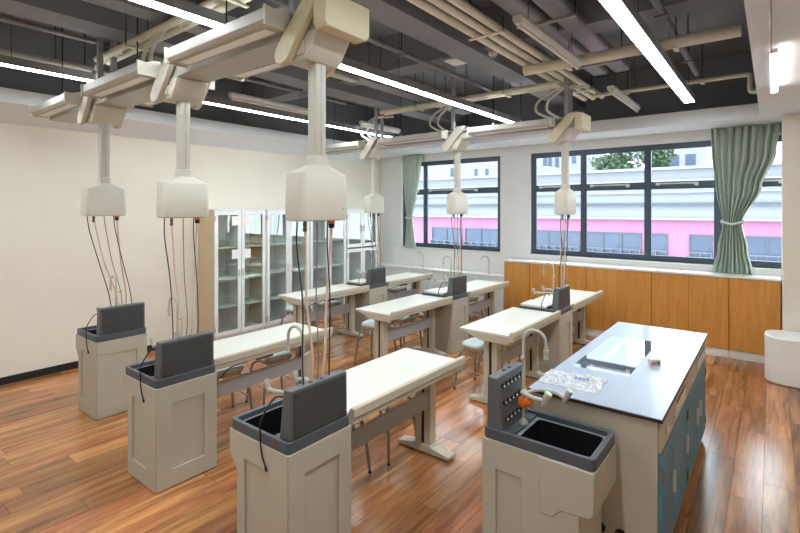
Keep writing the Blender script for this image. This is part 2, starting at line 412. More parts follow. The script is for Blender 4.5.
# ------------------------------------------------------------------ tall glazed cabinets on the left wall
CX0, CX1 = XL+.012, -6.45
def glass_cabinet(y, label, split):
    W_, H_ = .905, 2.0
    t = thing('glazed_cabinet', label, 'cabinet', (CX0, y, 0), 'tall glazed cabinets along the wall')
    D = CX1-CX0; b = MB()
    b.box(0, D-.025, .02, W_-.02, .02, .12).box(0, D-.025, .02, W_-.02, H_-.06, H_-.02).box(0, .015, .02, W_-.02, .12, H_-.06).box(.015, D-.025, W_/2-.01, W_/2+.01, .12, H_-.06)
    b.build('body', 'cab_white', t)
    for y0 in (0, W_-.02): B(0, D-.022, y0, y0+.02, 0, H_-.02).build('side_panel', 'cab_side' if y < 4 else 'cab_white', t)
    B(0, D-.002, 0, W_, H_-.02, H_).build('top_panel', 'cab_white', t)
    for z in ((.5, .93, 1.4) if not split else (.5, 1.25, 1.65)):
        for y0, y1 in ((.022, W_/2-.012), (W_/2+.012, W_-.022)): B(.017, D-.06, y0, y1, z, z+.015).build('shelf', 'cab_inside', t)
    for k in range(2):
        y0 = .008+k*(W_/2-.004); y1 = y0+W_/2-.012
        f = MB(); x0, x1 = D-.02, D; fw = .055
        bands = [(.10, H_-.025)] if not split else [(.10, 1.22), (1.25, H_-.025)]
        for zz0, zz1 in bands:
            f = MB().box(x0, x1, y0, y0+fw, zz0, zz1).box(x0, x1, y1-fw, y1, zz0, zz1).box(x0, x1, y0+fw, y1-fw, zz0, zz0+fw+.01).box(x0, x1, y0+fw, y1-fw, zz1-fw-.01, zz1)
            d = f.build('door', 'cab_white', t, bevel=.002)
            B(D-.013, D-.008, y0+fw, y1-fw, zz0+fw+.01, zz1-fw-.01).build('glass_pane', 'cabinet_glass', d, smooth=False)
            hy = y1-.03 if k == 0 else y0+.03
            zc = 1.02 if not split else (zz0+zz1)/2
            B(x1, x1+.025, hy-.008, hy+.008, zc-.06, zc+.06).build('handle', 'handle_white', d, bevel=.003)
            yh = y0+.004 if k == 0 else y1-.004
            for zh in (zz0+.12, zz1-.12): B(x1, x1+.008, yh-.007, yh+.007, zh-.04, zh+.04).build('hinge', 'galv', d)
            if y < 4:
                yp = y1-fw-.005 if k == 0 else y0+fw+.005
                for zp in (1.80, 1.29): B(x1+.0005, x1+.003, yp-.10 if k == 0 else yp-.03, yp+.03 if k == 0 else yp+.10, zp-.05, zp+.09).build('paper_note', 'paper', d, smooth=False)
    return t
glass_cabinet(3.80, 'tall white glazed cabinet with beige side and paper notes on its doors', False)
glass_cabinet(4.72, 'tall white glazed cabinet between the noted cabinet and a plain one', False)
glass_cabinet(5.64, 'tall white fully glazed cabinet beside the one with split doors', False)
glass_cabinet(6.56, 'tall white glazed cabinet with split doors beside the sink counter', True)

# ------------------------------------------------------------------ counter with sinks and wooden cabinets below the windows
CF, CW = 7.74, -3.74
t = thing('sink_counter', 'white stone sink counter with splashback below the smaller window', 'counter', (0, 0, 0))
B(XL+.01, CW-.012, CF+.03, YW-.005, .1, .77).build('body', 'cab_white', t)
B(XL+.01, CW-.012, CF+.07, YW-.005, 0, .1).build('plinth', 'plinth_white', t)
B(XL+.005, CW-.006, CF, YW-.002, .77, .81).build('worktop', 'stone', t, bevel=.004)
B(XL+.005, CW-.006, YW-.025, YW-.002, .81, 1.17).build('splashback', 'stone', t)
for k in range(6):
    a = XL+.02+k*(CW-XL-.03)/6; B(a+.003, a+(CW-XL-.03)/6-.003, CF+.012, CF+.03, .11, .76).build('door', 'cab_white', t, bevel=.002)
for x, lab in ((-5.6, 'grey gooseneck tap on the white counter beside the curtain'), (-4.12, 'grey gooseneck tap on the white counter near the wooden cabinets')):
    g = thing('gooseneck_tap', lab, 'tap', (x, 7.9, .81))
    MB().lathe([(.028, 0), (.028, .015), (.016, .03)]).build('base', 'tap_grey', g)
    MB().tube([(0,0,.02), (0,0,.24)] + arc((-.08,0,.24), .08, 0, 165, 10, (1,0,0), (0,0,1)), .011, 8).build('spout', 'tap_grey', g)
    MB().tube([(0,-.015,.06), (0,-.07,.075)], .007, 6).build('lever', 'tap_grey', g)
wt = tag(B(CW, .085, CF-.015, YW-.022, 1.075, 1.105).build('worktop', 'stone', bevel=.004), 'white worktop running along the wooden cabinets under the wide window', 'worktop')
edges = [CW, -3.27, -2.33, -1.40, -.465, .08]
names = ['narrow orange wooden cabinet at the end beside the sink counter', 'orange wooden cabinet next to the narrow one', 'orange wooden cabinet in the middle of the run under the window',
         'orange wooden cabinet between the middle one and the pillar-side one', 'orange wooden cabinet between the run and the white pillar']
for i in range(5):
    x0, x1 = edges[i]+.003, edges[i+1]-.003
    t = thing('wooden_cabinet', names[i], 'cabinet', ((x0+x1)/2, CF, 0), 'wooden cabinets under the window'); hw = (x1-x0)/2
    B(-hw, hw, .02, .33, .11, 1.073).build('body', 'orange_wood', t)
    B(-hw, hw, .012, .33, 0, .108).build('plinth', 'plinth_white', t)
    B(-hw, hw, .002, .012, .0, .05).build('plinth_moulding', 'plinth_white', t, bevel=.002)
    nd = 2 if hw > .35 else 1
    for k in range(nd):
        a = -hw+k*2*hw/nd; B(a+.0015, a+2*hw/nd-.0015, 0, .019, .112, 1.071).build('door', 'orange_wood', t, bevel=.0015)

# curtains
def curtain(prof, y, label, waist_z, n=96, folds=9, amp=.05):
    # prof: (z, x0, x1) from top to bottom
    t = thing('curtain', label, 'curtain', (0, y, 0), 'sage green curtains')
    vs = []; fs = []; zs = []
    for i in range(len(prof)-1):
        for k in range(10): zs.append((i + k/10))
    zs.append(len(prof)-1)
    def samp(s_):
        i = min(int(s_), len(prof)-2); f = s_-i; f2 = f*f*(3-2*f)
        a, b = prof[i], prof[i+1]
        return a[0]+(b[0]-a[0])*f, a[1]+(b[1]-a[1])*f2, a[2]+(b[2]-a[2])*f2
    wmax = prof[0][2]-prof[0][1]
    for s_ in zs:
        z, a, b = samp(s_)
        for k in range(n+1):
            q = k/n; ph = q*folds*2*math.pi
            am = amp*(.55+.45*(b-a)/wmax)*(1+.25*math.sin(q*23+1))
            vs.append((a+(b-a)*(q+.018*math.sin(ph*2+.6)), am*math.sin(ph+.35*math.sin(z*2+q*9)), z))
    for i in range(len(zs)-1):
        for k in range(n): fs.append((i*(n+1)+k, (i+1)*(n+1)+k, (i+1)*(n+1)+k+1, i*(n+1)+k+1))
    o = MB().add(vs, fs).build('cloth', 'curtain', t)
    so = o.modifiers.new('thick', 'SOLIDIFY'); so.thickness = .004
    i = [k for k, p in enumerate(prof) if abs(p[0]-waist_z) < .01][0]; a, b = prof[i][1], prof[i][2]
    band = [(a-.012, -.055), (b+.012, -.055), (b+.012, .055), (a-.012, .055)]
    MB().tube([(a-.01,-.02,waist_z+.02), ((a+b)/2,-.062,waist_z-.01), (b+.01,-.02,waist_z+.02), (b+.01,.03,waist_z+.04), ((a+b)/2,.055,waist_z+.05), (a-.01,.03,waist_z+.04), (a-.01,-.02,waist_z+.02)], .02, 8).build('tieback', 'curtain', t)
    return t
curtain([(3.13, -.70, .075), (2.75, -.68, .03), (2.3, -.63, -.12), (1.80, -.55, -.33), (1.45, -.61, -.27), (1.11, -.68, -.21)], 7.97, 'sage green curtain tied back beside the white pillar', 1.80, amp=.065)
curtain([(3.13, -6.22, -5.71), (2.75, -6.2, -5.75), (2.3, -6.15, -5.84), (1.80, -6.10, -5.95), (1.45, -6.13, -5.90), (1.18, -6.16, -5.85)], 8.0, 'sage green curtain tied back at the smaller window', 1.80, folds=7, amp=.04)

# white rounded block beside pillar
t = thing('rounded_bench', 'white rounded low block standing against the pillar', 'bench', (0.42, 7.18, 0))
MB().prism(rrect(-.50, .36, -.30, .20, .2, 8), 'z', 0, .54).build('body', 'pouf', t, bevel=.02)

# ------------------------------------------------------------------ student tables, sinks, stools
ROWS = [(-5.01, 'in the row along the glazed cabinets'), (-3.48, 'in the middle row'), (-1.99, 'in the row beside the teaching desk')]
ZT = .79
def make_table(L, near_leg=True):
    t = thing('lab_table', '', 'table', group='white lab tables')
    B(-.58, -.028, 0, L, .745, .768).build('tabletop', 'laminate', t, bevel=.003)
    MB().prism([(-.028, .705), (.008, .705), (.012, .71), (.012, .74), (.024, .748), (.024, .797), (.018, .803), (-.006, .803), (-.012, .797), (-.028, .768)], 'y', -.004, L+.004).build('front_lip', 'beige_metal' , t, bevel=.002)
    for y0 in (.004, L-.034):
        MB().prism([(-.56, .745), (-.34, .672), (-.03, .672), (-.03, .745)], 'y', y0, y0+.03).build('end_bracket', 'beige_metal', t, bevel=.002)
    for y in ((.13, L-.13) if near_leg else (L-.13,)):
        leg = MB().box(-.35, -.29, y-.04, y+.04, .05, .672).box(-.26, -.20, y-.04, y+.04, .05, .672).build('leg', 'beige_metal', t, bevel=.003)
        B(-.289, -.261, y-.03, y+.03, .05, .671).build('leg_slot', 'black_plastic', leg)
        MB().prism([(-.53, .012), (-.02, .012), (-.02, .035), (-.18, .062), (-.19, .075), (-.36, .075), (-.37, .062), (-.53, .035)], 'y', y-.05, y+.05).build('foot', 'beige_metal', t, bevel=.003)
        for x in (-.51, -.04): MB().lathe([(.02, 0), (.02, .012)], (x, y, 0), 10).build('glide', 'black_plastic', t)
    B(-.235, -.215, .17, L-.17, .385, .515).build('modesty_panel', 'grey_metal', t)
    B(-.5, -.14, .05, L-.05, .715, .744).build('under_frame', 'grey_metal', t)
    pb = B(-.17, -.07, L*.36, L*.36+.17, .66, .714).build('power_box', 'black_plastic', t, bevel=.004)
    MB().tube(smooth_path([(-.12, L*.36, .68), (-.15, L*.3, .645), (-.2, L*.22, .62), (-.2, L*.14, .55)]), .005, 6).build('cable', 'cable_black', pb)
    return t
def make_stool():
    t = thing('lab_stool', '', 'stool', group='stools tucked under the lab tables')
    vs = []; N_ = 28
    def ring(r, z, dz): 
        out = []
        for k in range(N_):
            a = 2*math.pi*k/N_; c, s_ = math.cos(a), math.sin(a)
            q = (abs(c)**4+abs(s_)**4)**(-.25)*.94
            out.append((r*c*q, r*s_*q, z+dz*(c*c)))
        return out
    def shell(rs):
        m = MB(); v = []; f = []
        for r, z, dz in rs: v += ring(r, z, dz)
        for i in range(len(rs)-1):
            for k in range(N_): f.append((i*N_+k, i*N_+(k+1) % N_, (i+1)*N_+(k+1) % N_, (i+1)*N_+k))
        f += [tuple(range(N_-1, -1, -1)), tuple(range((len(rs)-1)*N_, len(rs)*N_))]
        return m.add(v, f)
    shell([(.12, .385, 0), (.155, .40, 0), (.172, .425, .0), (.177, .438, .0)]).build('seat_shell', 'stool_shell', t)
    shell([(.175, .438, 0), (.177, .448, .0), (.165, .458, .01), (.10, .452, .008), (.03, .449, 0)]).build('seat', 'stool_seat', t)
    for sx in (-1, 1):
        for sy in (-1, 1):
            MB().tube(smooth_path([(sx*.10, sy*.10, .385), (sx*.15, sy*.15, .36), (sx*.175, sy*.175, .25), (sx*.20, sy*.20, .012)], 4), [.013]*12+[.009], 8).build('leg', 'stool_leg', t)
            MB().lathe([(.013, 0), (.013, .014)], (sx*.20, sy*.20, 0), 8).build('foot_cap', 'black_plastic', t)
    for sy in (-1, 1): MB().tube([(-.17, sy*.17, .2), (.17, sy*.17, .2)], .006, 6).build('stretcher', 'stool_leg', t)
    return t
def make_sink(w, dp, teacher=False, cover=False):
    # body x in [-w, 0], y in [0, dp]; upright panel at the +x side, basin at the -x side
    t = thing('sink_station', '', 'sink', group='beige sink stations')
    bx = -w+.075
    prof = [(-.006, 0), (-.006, .732), (-w+.006, .732), (-w+.006, .60), (bx, .52), (bx, 0)]
    bm_ = MB().prism(prof, 'y', .006, dp-.006)
    bm_.f = [f for f in bm_.f if not all(abs(bm_.v[i][2]-.732) < 1e-6 for i in f)]      # open at the top under the rim
    body = bm_.build('body', 'beige_shell', t)
    def frame(pt, o, q, par):
        # plate ring: outline o (x0,x1,z0,z1), hole q, pt maps (a, b, depth 0/1) to a point
        v = []
        for dep in (0, 1):
            for r_ in (o, q): v += [pt(r_[0], r_[2], dep), pt(r_[1], r_[2], dep), pt(r_[1], r_[3], dep), pt(r_[0], r_[3], dep)]
        f = []
        for i in range(4):
            j = (i+1) % 4
            f += [(8+i, 8+j, 12+j, 12+i), (i, 4+i, 4+j, j), (4+i, 12+i, 12+j, 4+j), (i, j, 8+j, 8+i)]
        ob = MB().add(v, f).build('panel_frame', 'beige_shell', par, bevel=.0025)
        me_ = ob.data; b_ = bmesh.new(); b_.from_mesh(me_); bmesh.ops.recalc_face_normals(b_, faces=b_.faces); b_.to_mesh(me_); b_.free()
        return ob
    # framed panels raised on the faces: thin mouldings around a field
    TH = .013
    frame(lambda a_, b_, d_: (-.006+TH*d_, a_, b_), (.002, dp-.002, 0.004, .731), (.11, dp-.10, .13, .60), body)
    frame(lambda a_, b_, d_: (a_, .006-TH*d_, b_), (bx, -.002, 0.004, .731), (bx+.07, -.14, .13, .60), body)
    MB().prism([(bx+.001, .731), (-w+.003, .731), (-w+.003, .60), (bx+.001, .52)], 'y', .006-TH, .02).build('panel_cheek', 'beige_shell', body)
    if teacher:
        frame(lambda a_, b_, d_: (a_, dp-.006+TH*d_, b_), (bx, -.002, 0.004, .731), (-w*.38, -.08, .13, .58), body)
        # moulded apron around the basin, wider than the base
        MB().prism([(-w, .731), (-w*.54, .731), (-w*.54, .44), (-w*.66, .44), (-w*.74, .49), (-w+.02, .50), (-w, .53)], 'y', dp-.004, dp+.012).build('basin_apron', 'beige_shell', t, bevel=.008)
        B(-w*.66, -w*.58, dp-.01, dp+.004, .28, .42).build('apron_recess', 'black_plastic', t)
    if teacher: MB().prism([(-w-.004, .731), (-w+.03, .731), (-w+.03, .50), (-w+.012, .50), (-w-.004, .53)], 'y', .01, dp-.0045).build('basin_side', 'beige_shell', t)
    # rim
    zr = .732; wall = .028
    x0, x1, y0, y1 = -w, 0, 0, dp
    xp = -.17                                   # basin starts left of this
    rim = MB()
    out = rrect(x0, x1, y0, y1, .025, 4); inn = rrect(x0+wall, x1-.012, y0+wall*.8, y1-wall*.8, .02, 4)
    n = len(out)
    rim.add([(p[0], p[1], zr) for p in out] + [(p[0], p[1], ZT) for p in out] + [(p[0], p[1], ZT) for p in inn] + [(p[0], p[1], ZT-.03) for p in inn],
            [(i, (i+1) % n, n+(i+1) % n, n+i) for i in range(n)] + [(n+i, n+(i+1) % n, 2*n+(i+1) % n, 2*n+i) for i in range(n)] + [(2*n+i, 2*n+(i+1) % n, 3*n+(i+1) % n, 3*n+i) for i in range(n)] )
    # deck behind basin and basin ledge
    bi = rrect(x0+wall+.018, xp-.015, y0+.042, y1-.042, .03, 4); n2 = len(bi)
    inn2 = inn
    rim_o = rim.build('rim', 'grey_rim', t, bevel=.003)
    led = MB(); v = [(p[0], p[1], ZT-.03) for p in inn2] + [(p[0], p[1], ZT-.03) for p in bi]
    led.add(v, [(i, (i+1) % n, n+(i+1) % n, n+i) for i in range(n)]); led.build('ledge', 'rim_grey_lit', rim_o)  # ledge uses the rim colour painted as if lit
    bs = MB(); bot = rrect(x0+wall+.03, xp-.025, y0+.052, y1-.052, .03, 4)
    bs.add([(p[0], p[1], ZT-.03) for p in bi] + [(p[0], p[1], ZT-.24) for p in bot], [(i, (i+1) % n2, n2+(i+1) % n2, n2+i) for i in range(n2)] + [tuple(range(n2, 2*n2))]); bs.build('basin', 'basin', t)
    B(-.165, -.02, y0+.03, y1-.03, ZT-.03, ZT-.012).build('deck', 'grey_rim', t, bevel=.003)
    # upright service panel
    pz0, pz1 = ZT-.012, (1.07 if teacher else 1.045); py0, py1 = .035, dp-.01
    pn = MB().prism([(-.018, pz0), (-.022, pz1), (-.082, pz1), (-.115, pz0)], 'y', py0, py1).build('service_panel', 'panel_grey_edge', t, bevel=.006)
    MB().add([(-.0175,py0+.018,pz0+.012),(-.0175,py1-.018,pz0+.012),(-.0215,py1-.018,pz1-.015),(-.0215,py0+.018,pz1-.015),(-.013,py0+.018,pz0+.012),(-.013,py1-.018,pz0+.012),(-.017,py1-.018,pz1-.015),(-.017,py0+.018,pz1-.015)],
             [(0,3,2,1),(4,5,6,7),(0,1,5,4),(1,2,6,5),(2,3,7,6),(3,0,4,7)]).build('back_plate', 'panel_grey', pn, bevel=.001)
    for yy in (py0+.03, py1-.03):
        for zz, xx in ((pz0+.025, -.013), (pz1-.03, -.0165)):
            MB().tube([(xx, yy, zz), (xx+.002, yy, zz)], .004, 8).build('screw', 'black_plastic', pn)
    for yy in (dp*.42, dp*.60):
        MB().lathe([(.012, 0), (.012, .003)], (-.052, yy, pz1), 10).build('cable_port', 'black_plastic', pn)
    # rows of sockets on the basin side
    for r_ in range(3):
        for c_ in range(6):
            f_ = (r_+.7)/3.3; z = pz0+(pz1-pz0)*f_; x = -.115+.033*f_
            y = py0+.05+c_*(py1-py0-.1)/5
            MB().tube([(x+.002, y, z), (x-.011, y, z-.0015)], .0145, 8).build('socket', 'black_plastic', pn)
            MB().tube([(x-.011, y, z), (x-.016, y, z-.001)], .0065, 6).build('socket_tip', 'handle_white', pn)
    # gooseneck
    gx, gy = -.155, dp*.5
    tap = MB().lathe([(.024, 0), (.024, .012), (.014, .03)], (gx, gy, ZT-.012), 12).build('tap_base', 'tap_grey', t)
    MB().tube([(gx, gy, ZT), (gx, gy, 1.255)] + arc((gx-.065, gy, 1.255), .065, 0, 180, 12, (1,0,0), (0,0,1)) + [(gx-.13, gy, 1.22)], .009, 10).build('gooseneck', 'tap_grey', t)
    MB().lathe([(.013, 0), (.008, .03), (.014, .035), (.014, .05)], (gx-.13, gy, 1.17), 10).build('tap_nozzle', 'tap_grey', t)
    MB().tube([(gx, gy, 1.16), (gx-.01, gy+.06, 1.165)], .007, 6).build('tap_lever', 'tap_grey', t)
    # eyewash arms with nozzles
    for s in (-1, 1):
        az = .96 if s < 0 else .98; ex = .21 if s < 0 else .15
        am = MB().tube(smooth_path([(gx-.005, gy, az-.01), (gx-.03-.02*(s<0), gy+s*.07, az), (gx-.10-.04*(s<0), gy+s*.10, az), (gx-ex+.005, gy+s*.08, az-.01)], 5), .012, 8).build('eyewash_arm', 'tap_grey', t)
        MB().tube([(gx-ex+.005, gy+s*.08, az-.03), (gx-ex-.025, gy+s*.08, az+.035)], [.012, .021], 12).build('nozzle', 'tap_grey', am)
        MB().tube([(gx-ex-.0252, gy+s*.08, az+.0355), (gx-ex-.0265, gy+s*.08, az+.0385)], .016, 12).build('nozzle_cap', 'mint_plastic', am)
    if teacher:
        MB().lathe([(.004, -.034), (.024, -.024), (.033, -.006), (.034, .006), (.026, .025), (.006, .036)], (gx, gy, .90), 16).build('valve_knob', 'orange_plastic', t)
        MB().lathe([(.013, 0), (.015, .012), (.013, .024)], (gx, gy, .965), 12).build('valve_collar', 'green_plastic', t)
    else:
        MB().tube(smooth_path([(gx-.02, gy-.07, .93), (gx-.03, .06, .97), (gx-.06, -.008, .86), (gx-.06, -.014, .78), (gx-.05, -.014, .69), (gx-.015, -.012, .62)], 6), .0045, 6).build('cable', 'cable_black', t)
        MB().tube([(gx-.018, -.012, .625), (gx-.006, -.012, .605)], .008, 8).build('cable_plug', 'black_plastic', t)
    if cover:
        B(-w+.02, xp+.0, .02, dp-.10, ZT+.001, ZT+.028).build('basin_cover', 'laminate', t, bevel=.004)
    return t
NEAR = ['beige sink station at the near end of the row along the glazed cabinets', 'beige sink station at the near end of the middle row', 'beige sink station at the near end of the row beside the teaching desk']
MID = ['beige sink station between two tables near the glazed cabinets', 'beige sink station between two tables of the middle row', 'beige sink station between two tables behind the teaching desk']
s0 = make_sink(.52, .46); s0c = make_sink(.52, .44, cover=True)
for i, (x, y) in enumerate(((-5.03, 1.76), (-3.405, 1.565), (-1.955, 1.56))):
    o = s0 if i == 0 else copy_tree(s0); o.location = (x, y, 0); o['label'] = NEAR[i]
for i, (x, _) in enumerate(ROWS):
    o = s0c if i == 0 else copy_tree(s0c); o.location = (x, 5.60, 0); o['label'] = MID[i]
ta = make_table(1.29); tj = make_table(1.29, False)
first = firstj = True
for i, (x, rn) in enumerate(ROWS):
    for nm, y in (('a', 2.065), ('b', 4.28), ('c', 6.055)):
        if nm == 'a' and i == 0: continue
        if nm == 'a': o = tj if firstj else copy_tree(tj); firstj = False
        else: o = ta if first else copy_tree(ta); first = False
        o.location = (x - (.04 if (nm, i) == ('a', 1) else 0), y, 0)
        where = {'a': 'joined to the far side of the near sink station', 'b': 'in front of the mid-row sink station', 'c': 'behind the mid-row sink station near the windows'}[nm]
        o['label'] = 'white lab table ' + where + ', ' + rn.replace('in the row along the glazed cabinets', 'cabinet row').replace('in the middle row', 'middle row').replace('in the row beside the teaching desk', 'desk row')
st = make_stool(); first = True
for i, (x, rn) in enumerate(ROWS):
    for nm, y in (('a', 2.065), ('b', 4.28), ('c', 6.055)):
        if nm == 'a' and i == 0: continue
        for k, yy in enumerate((.42, .98)):
            o = st if first else copy_tree(st); first = False
            o.location = (x-.60+random.uniform(-.03, .03), y+yy+random.uniform(-.03, .03), 0); o.rotation_euler.z = random.uniform(-.2, .2); o.scale = (1, 1, 1.12)
            o['label'] = 'stool at the ' + {'a0': 'sink end of the table behind the near sink', 'a1': 'aisle end of the table behind the near sink', 'b0': 'aisle end of the table before the mid sink', 'b1': 'sink end of the table before the mid sink', 'c0': 'sink end of the table by the windows', 'c1': 'window end of the table by the windows'}[nm+str(k)] + ', ' + ['cabinet row', 'middle row', 'desk row'][i]
            o['group'] = 'stools at table %s of %s' % ({'a': 'one', 'b': 'two', 'c': 'three'}[nm], ['cabinet row', 'middle row', 'desk row'][i])

# ------------------------------------------------------------------ teaching desk and its sink
DX0, DX1, DY0, DY1, DZ = -1.19, -.452, 2.79, 4.97, .90
t = thing('teaching_desk', 'long teaching desk with pale blue top and teal cupboard doors', 'desk', (DX1, DY0, 0))
DW, DL = DX1-DX0, DY1-DY0
B(-DW+.03, -.03, .03, DL-.03, .06, DZ-.022).build('body', 'desk_body', t, bevel=.003)
B(-DW+.06, -.06, .06, DL-.06, 0, .06).build('plinth', 'desk_body', t)
B(-DW, 0, 0, DL, DZ-.022, DZ-.004).build('top_edge', 'desk_edge', t, bevel=.002)
# top surface around the glass inset
gx0, gx1, gy0, gy1 = -.658, -.293, .58, 1.61
tp = MB()
for a in ((-DW+.003, gx0, .003, DL-.003), (gx1, -.003, .003, DL-.003), (gx0, gx1, .003, gy0), (gx0, gx1, gy1, DL-.003)): tp.box(a[0], a[1], a[2], a[3], DZ-.004, DZ)
tp.build('top', 'desk_top', t, smooth=False)
B(gx0+.002, gx1-.002, gy0+.002, gy1-.002, DZ-.004, DZ-.0005).build('glass_inset', 'desk_glass', t, smooth=False)
nb = 4; ye = [.04, .46, 1.01, 1.56, DL-.04]
for k in range(nb):
    y0 = ye[k]; y1 = ye[k+1]; bl = y1-y0
    for zz0, zz1, kind in ((.70, .868, 'd'), (.08, .69, 'c')):
        if kind == 'd':
            d = B(-.03, -.014, y0+.006, y1-.006, zz0, zz1).build('drawer', 'desk_body', t, bevel=.002)
            if k % 2: B(-.0135, -.011, y0+.08, y1-.1, zz1-.065, zz1-.04).build('pull_slot', 'black_plastic', d); B(-.0139, -.012, y0+.06, y1-.08, zz0+.03, zz1-.035).build('slot_plate', 'handle_white', d)
            else: B(-.0138, -.006, y0+.15, y0+.21, zz0+.05, zz0+.085).build('lock_plate', 'handle_white', d, bevel=.002)
        else:
            d = B(-.03, -.014, y0+.008, y1-.008, zz0, zz1).build('cupboard_door', 'teal', t, bevel=.002)
            m = MB()
            for r_ in range(18):
                for c_ in range(13):
                    yy = y0+.05+c_*(bl-.1)/12+(.012 if r_ % 2 else 0); zz = zz0+.06+r_*(zz1-zz0-.12)/17
                    m.add([(-.0138, yy-.009, zz), (-.0138, yy, zz-.009), (-.0138, yy+.009, zz), (-.0138, yy, zz+.009)], [(0,1,2,3)])
            pt = m.build('perforation', 'teal_dark', d, smooth=False); pt['kind'] = 'stuff'
            hy = y1-.06 if k < 3 else y0+.12
            B(-.0135, .004, hy-.007, hy+.007, .34, .47).build('handle', 'handle_white', d, bevel=.003)
            for zh in (.16, .58): B(-.0135, -.006, (y0+.012 if k % 2 == 0 else y1-.022), (y0+.022 if k % 2 == 0 else y1-.012), zh-.03, zh+.03).build('hinge', 'hinge_brass', d)
    if k: B(-.0295, -.016, y0-.0055, y0+.0055, .08, .868).build('divider', 'handle_white', t)
for xx in (-.32, -.21): MB().tube([(xx, .0295, .20), (xx, .022, .20)], .03, 16).build('cable_grommet', 'black_plastic', t)
ts = make_sink(.60, .385, teacher=True)
# teacher station is the same moulding turned half around
ts.rotation_euler.z = math.pi
ts['label'] = 'beige sink station with orange valve knob abutting the teaching desk'
ts.location = (-1.272, 2.755, 0)

# plastic bag, carton on desk
def bag():
    from mathutils import noise
    NX, NY = 64, 44; vs = []; fs = []
    for i in range(NX+1):
        for j in range(NY+1):
            a = i/NX*2-1; b = j/NY*2-1
            e = min(1, (1-max(abs(a), abs(b)))*6)
            q = Vector((a*1.7, b*1.1, 4.2))
            h = .030*max(0, 1-abs(noise.noise(q*1.6))*3.2)*.5 + .022*max(0, 1-abs(noise.noise(q*3.4+Vector((5,2,1))))*3.4)*.6 + .008*(noise.noise(q*.8)+.6)
            vs.append((a*.185+.02*noise.noise(Vector((b*2, a, 7))), b*.14+.016*noise.noise(Vector((a*2.2, b, 9))), .0015+e*max(0, h)))
    for i in range(NX):
        for j in range(NY): q = i*(NY+1)+j; fs.append((q, q+NY+1, q+NY+2, q+1))
    return MB().add(vs, fs)
p = at(572, 381, DZ)
b = thing('plastic_bag', 'crumpled clear plastic bag with blue print on the teaching desk', 'bag', (p.x, p.y, DZ), rz=math.radians(4))
o = bag().build('film', 'bag', b); so = o.modifiers.new('thick', 'SOLIDIFY'); so.thickness = .001; so.offset = -1
m = MB()
for k in range(4): m.box(.02+k*.022, .034+k*.022, -.02+.006*k, .012+.004*k, .027, .029)
m.build('print', 'bag_blue', b, smooth=False)
p = at(653.5, 366, DZ)
c = thing('small_carton', 'small cream carton with reddish print on the teaching desk', 'box', (p.x, p.y+.03, DZ), rz=math.radians(38))
B(-.034, .034, -.022, .022, 0, .042).build('body', 'carton', c, bevel=.003)
B(-.028, -.002, -.0228, -.0222, .008, .026).build('print', 'carton_red', c, smooth=False)
B(.004, .028, -.0228, -.0222, .01, .03).build('print', 'cable_grey', c, smooth=False)

# ------------------------------------------------------------------ overhead rails, pendants
RZ = 2.98
def make_pendant(y_, end):
    # origin at the rail underside, rail along x
    t = thing('service_pendant', '', 'pendant', group='overhead service pendants')
    # carriage: a block leaning towards -x under the rail, with slanted arms on both sides
    MB().prism([(.15, -.003), (-.10, -.003), (-.15, -.09), (-.12, -.15), (.045, -.15), (.07, -.13)], 'y', -.125, .125).build('carriage', 'pendant_white', t, bevel=.006)
    for s in (-1, 1):
        y0, y1 = sorted((s*.135, s*.18))
        MB().prism([(.22, .17), (.10, .17), (-.13, -.05), (-.165, -.11), (-.15, -.155), (-.10, -.17), (-.05, -.155)], 'y', y0, y1).build('side_arm', 'pendant_cream' if end else 'pendant_white', t, bevel=.008)
        y0, y1 = sorted((s*.1255, s*.1345)); B(-.08, .04, y0, y1, -.12, -.05).build('arm_spacer', 'pendant_white', t)
    if end:
        MB().prism([(-.18, .16), (.165, .16), (.165, .0), (.14, -.03), (-.16, -.03), (-.18, .0)], 'x', .17, .26).build('end_cap', 'pendant_cream', t, bevel=.006)
    # column
    MB().prism(rrect(-.037, .037, -.04, .04, .01, 3), 'z', -.70, -.14).build('column', 'alu', t)
    B(.0372, .0385, -.006, .006, -.67, -.152).build('column_groove', 'galv', t)
    MB().prism(rrect(-.046, .046, -.05, .05, .014, 3), 'z', -.735, -.675).build('collar', 'pendant_white', t, bevel=.006)
    # service head, a flat tapered drum elongated along y
    hz = -.735; hb = -1.048
    prof = []
    def ring(hx, hy, z, r): return [(p[0], p[1], z) for p in rrect(-hx, hx, -hy, hy, r, 6)]
    rings = [ring(.06, .16, hb, .03), ring(.078, .178, hb+.006, .035), ring(.082, .182, hb+.03, .038), ring(.08, .178, hz-.052, .038), ring(.075, .174, hz-.044, .036), ring(.06, .075, hz-.006, .03), ring(.055, .065, hz+.004, .03)]
    n = len(rings[0]); vs = [q for r_ in rings for q in r_]; fs = []
    for i in range(len(rings)-1):
        for k in range(n): fs.append((i*n+k, i*n+(k+1) % n, (i+1)*n+(k+1) % n, (i+1)*n+k))
    fs += [tuple(range(n-1, -1, -1)), tuple(range((len(rings)-1)*n, len(rings)*n))]
    hd = MB().add(vs, fs).build('service_head', 'pendant_white', t)
    MB().tube([(.081, .13, hb+.07), (.083, .13, hb+.07)], .004, 8).build('screw', 'cable_grey', hd)
    return t
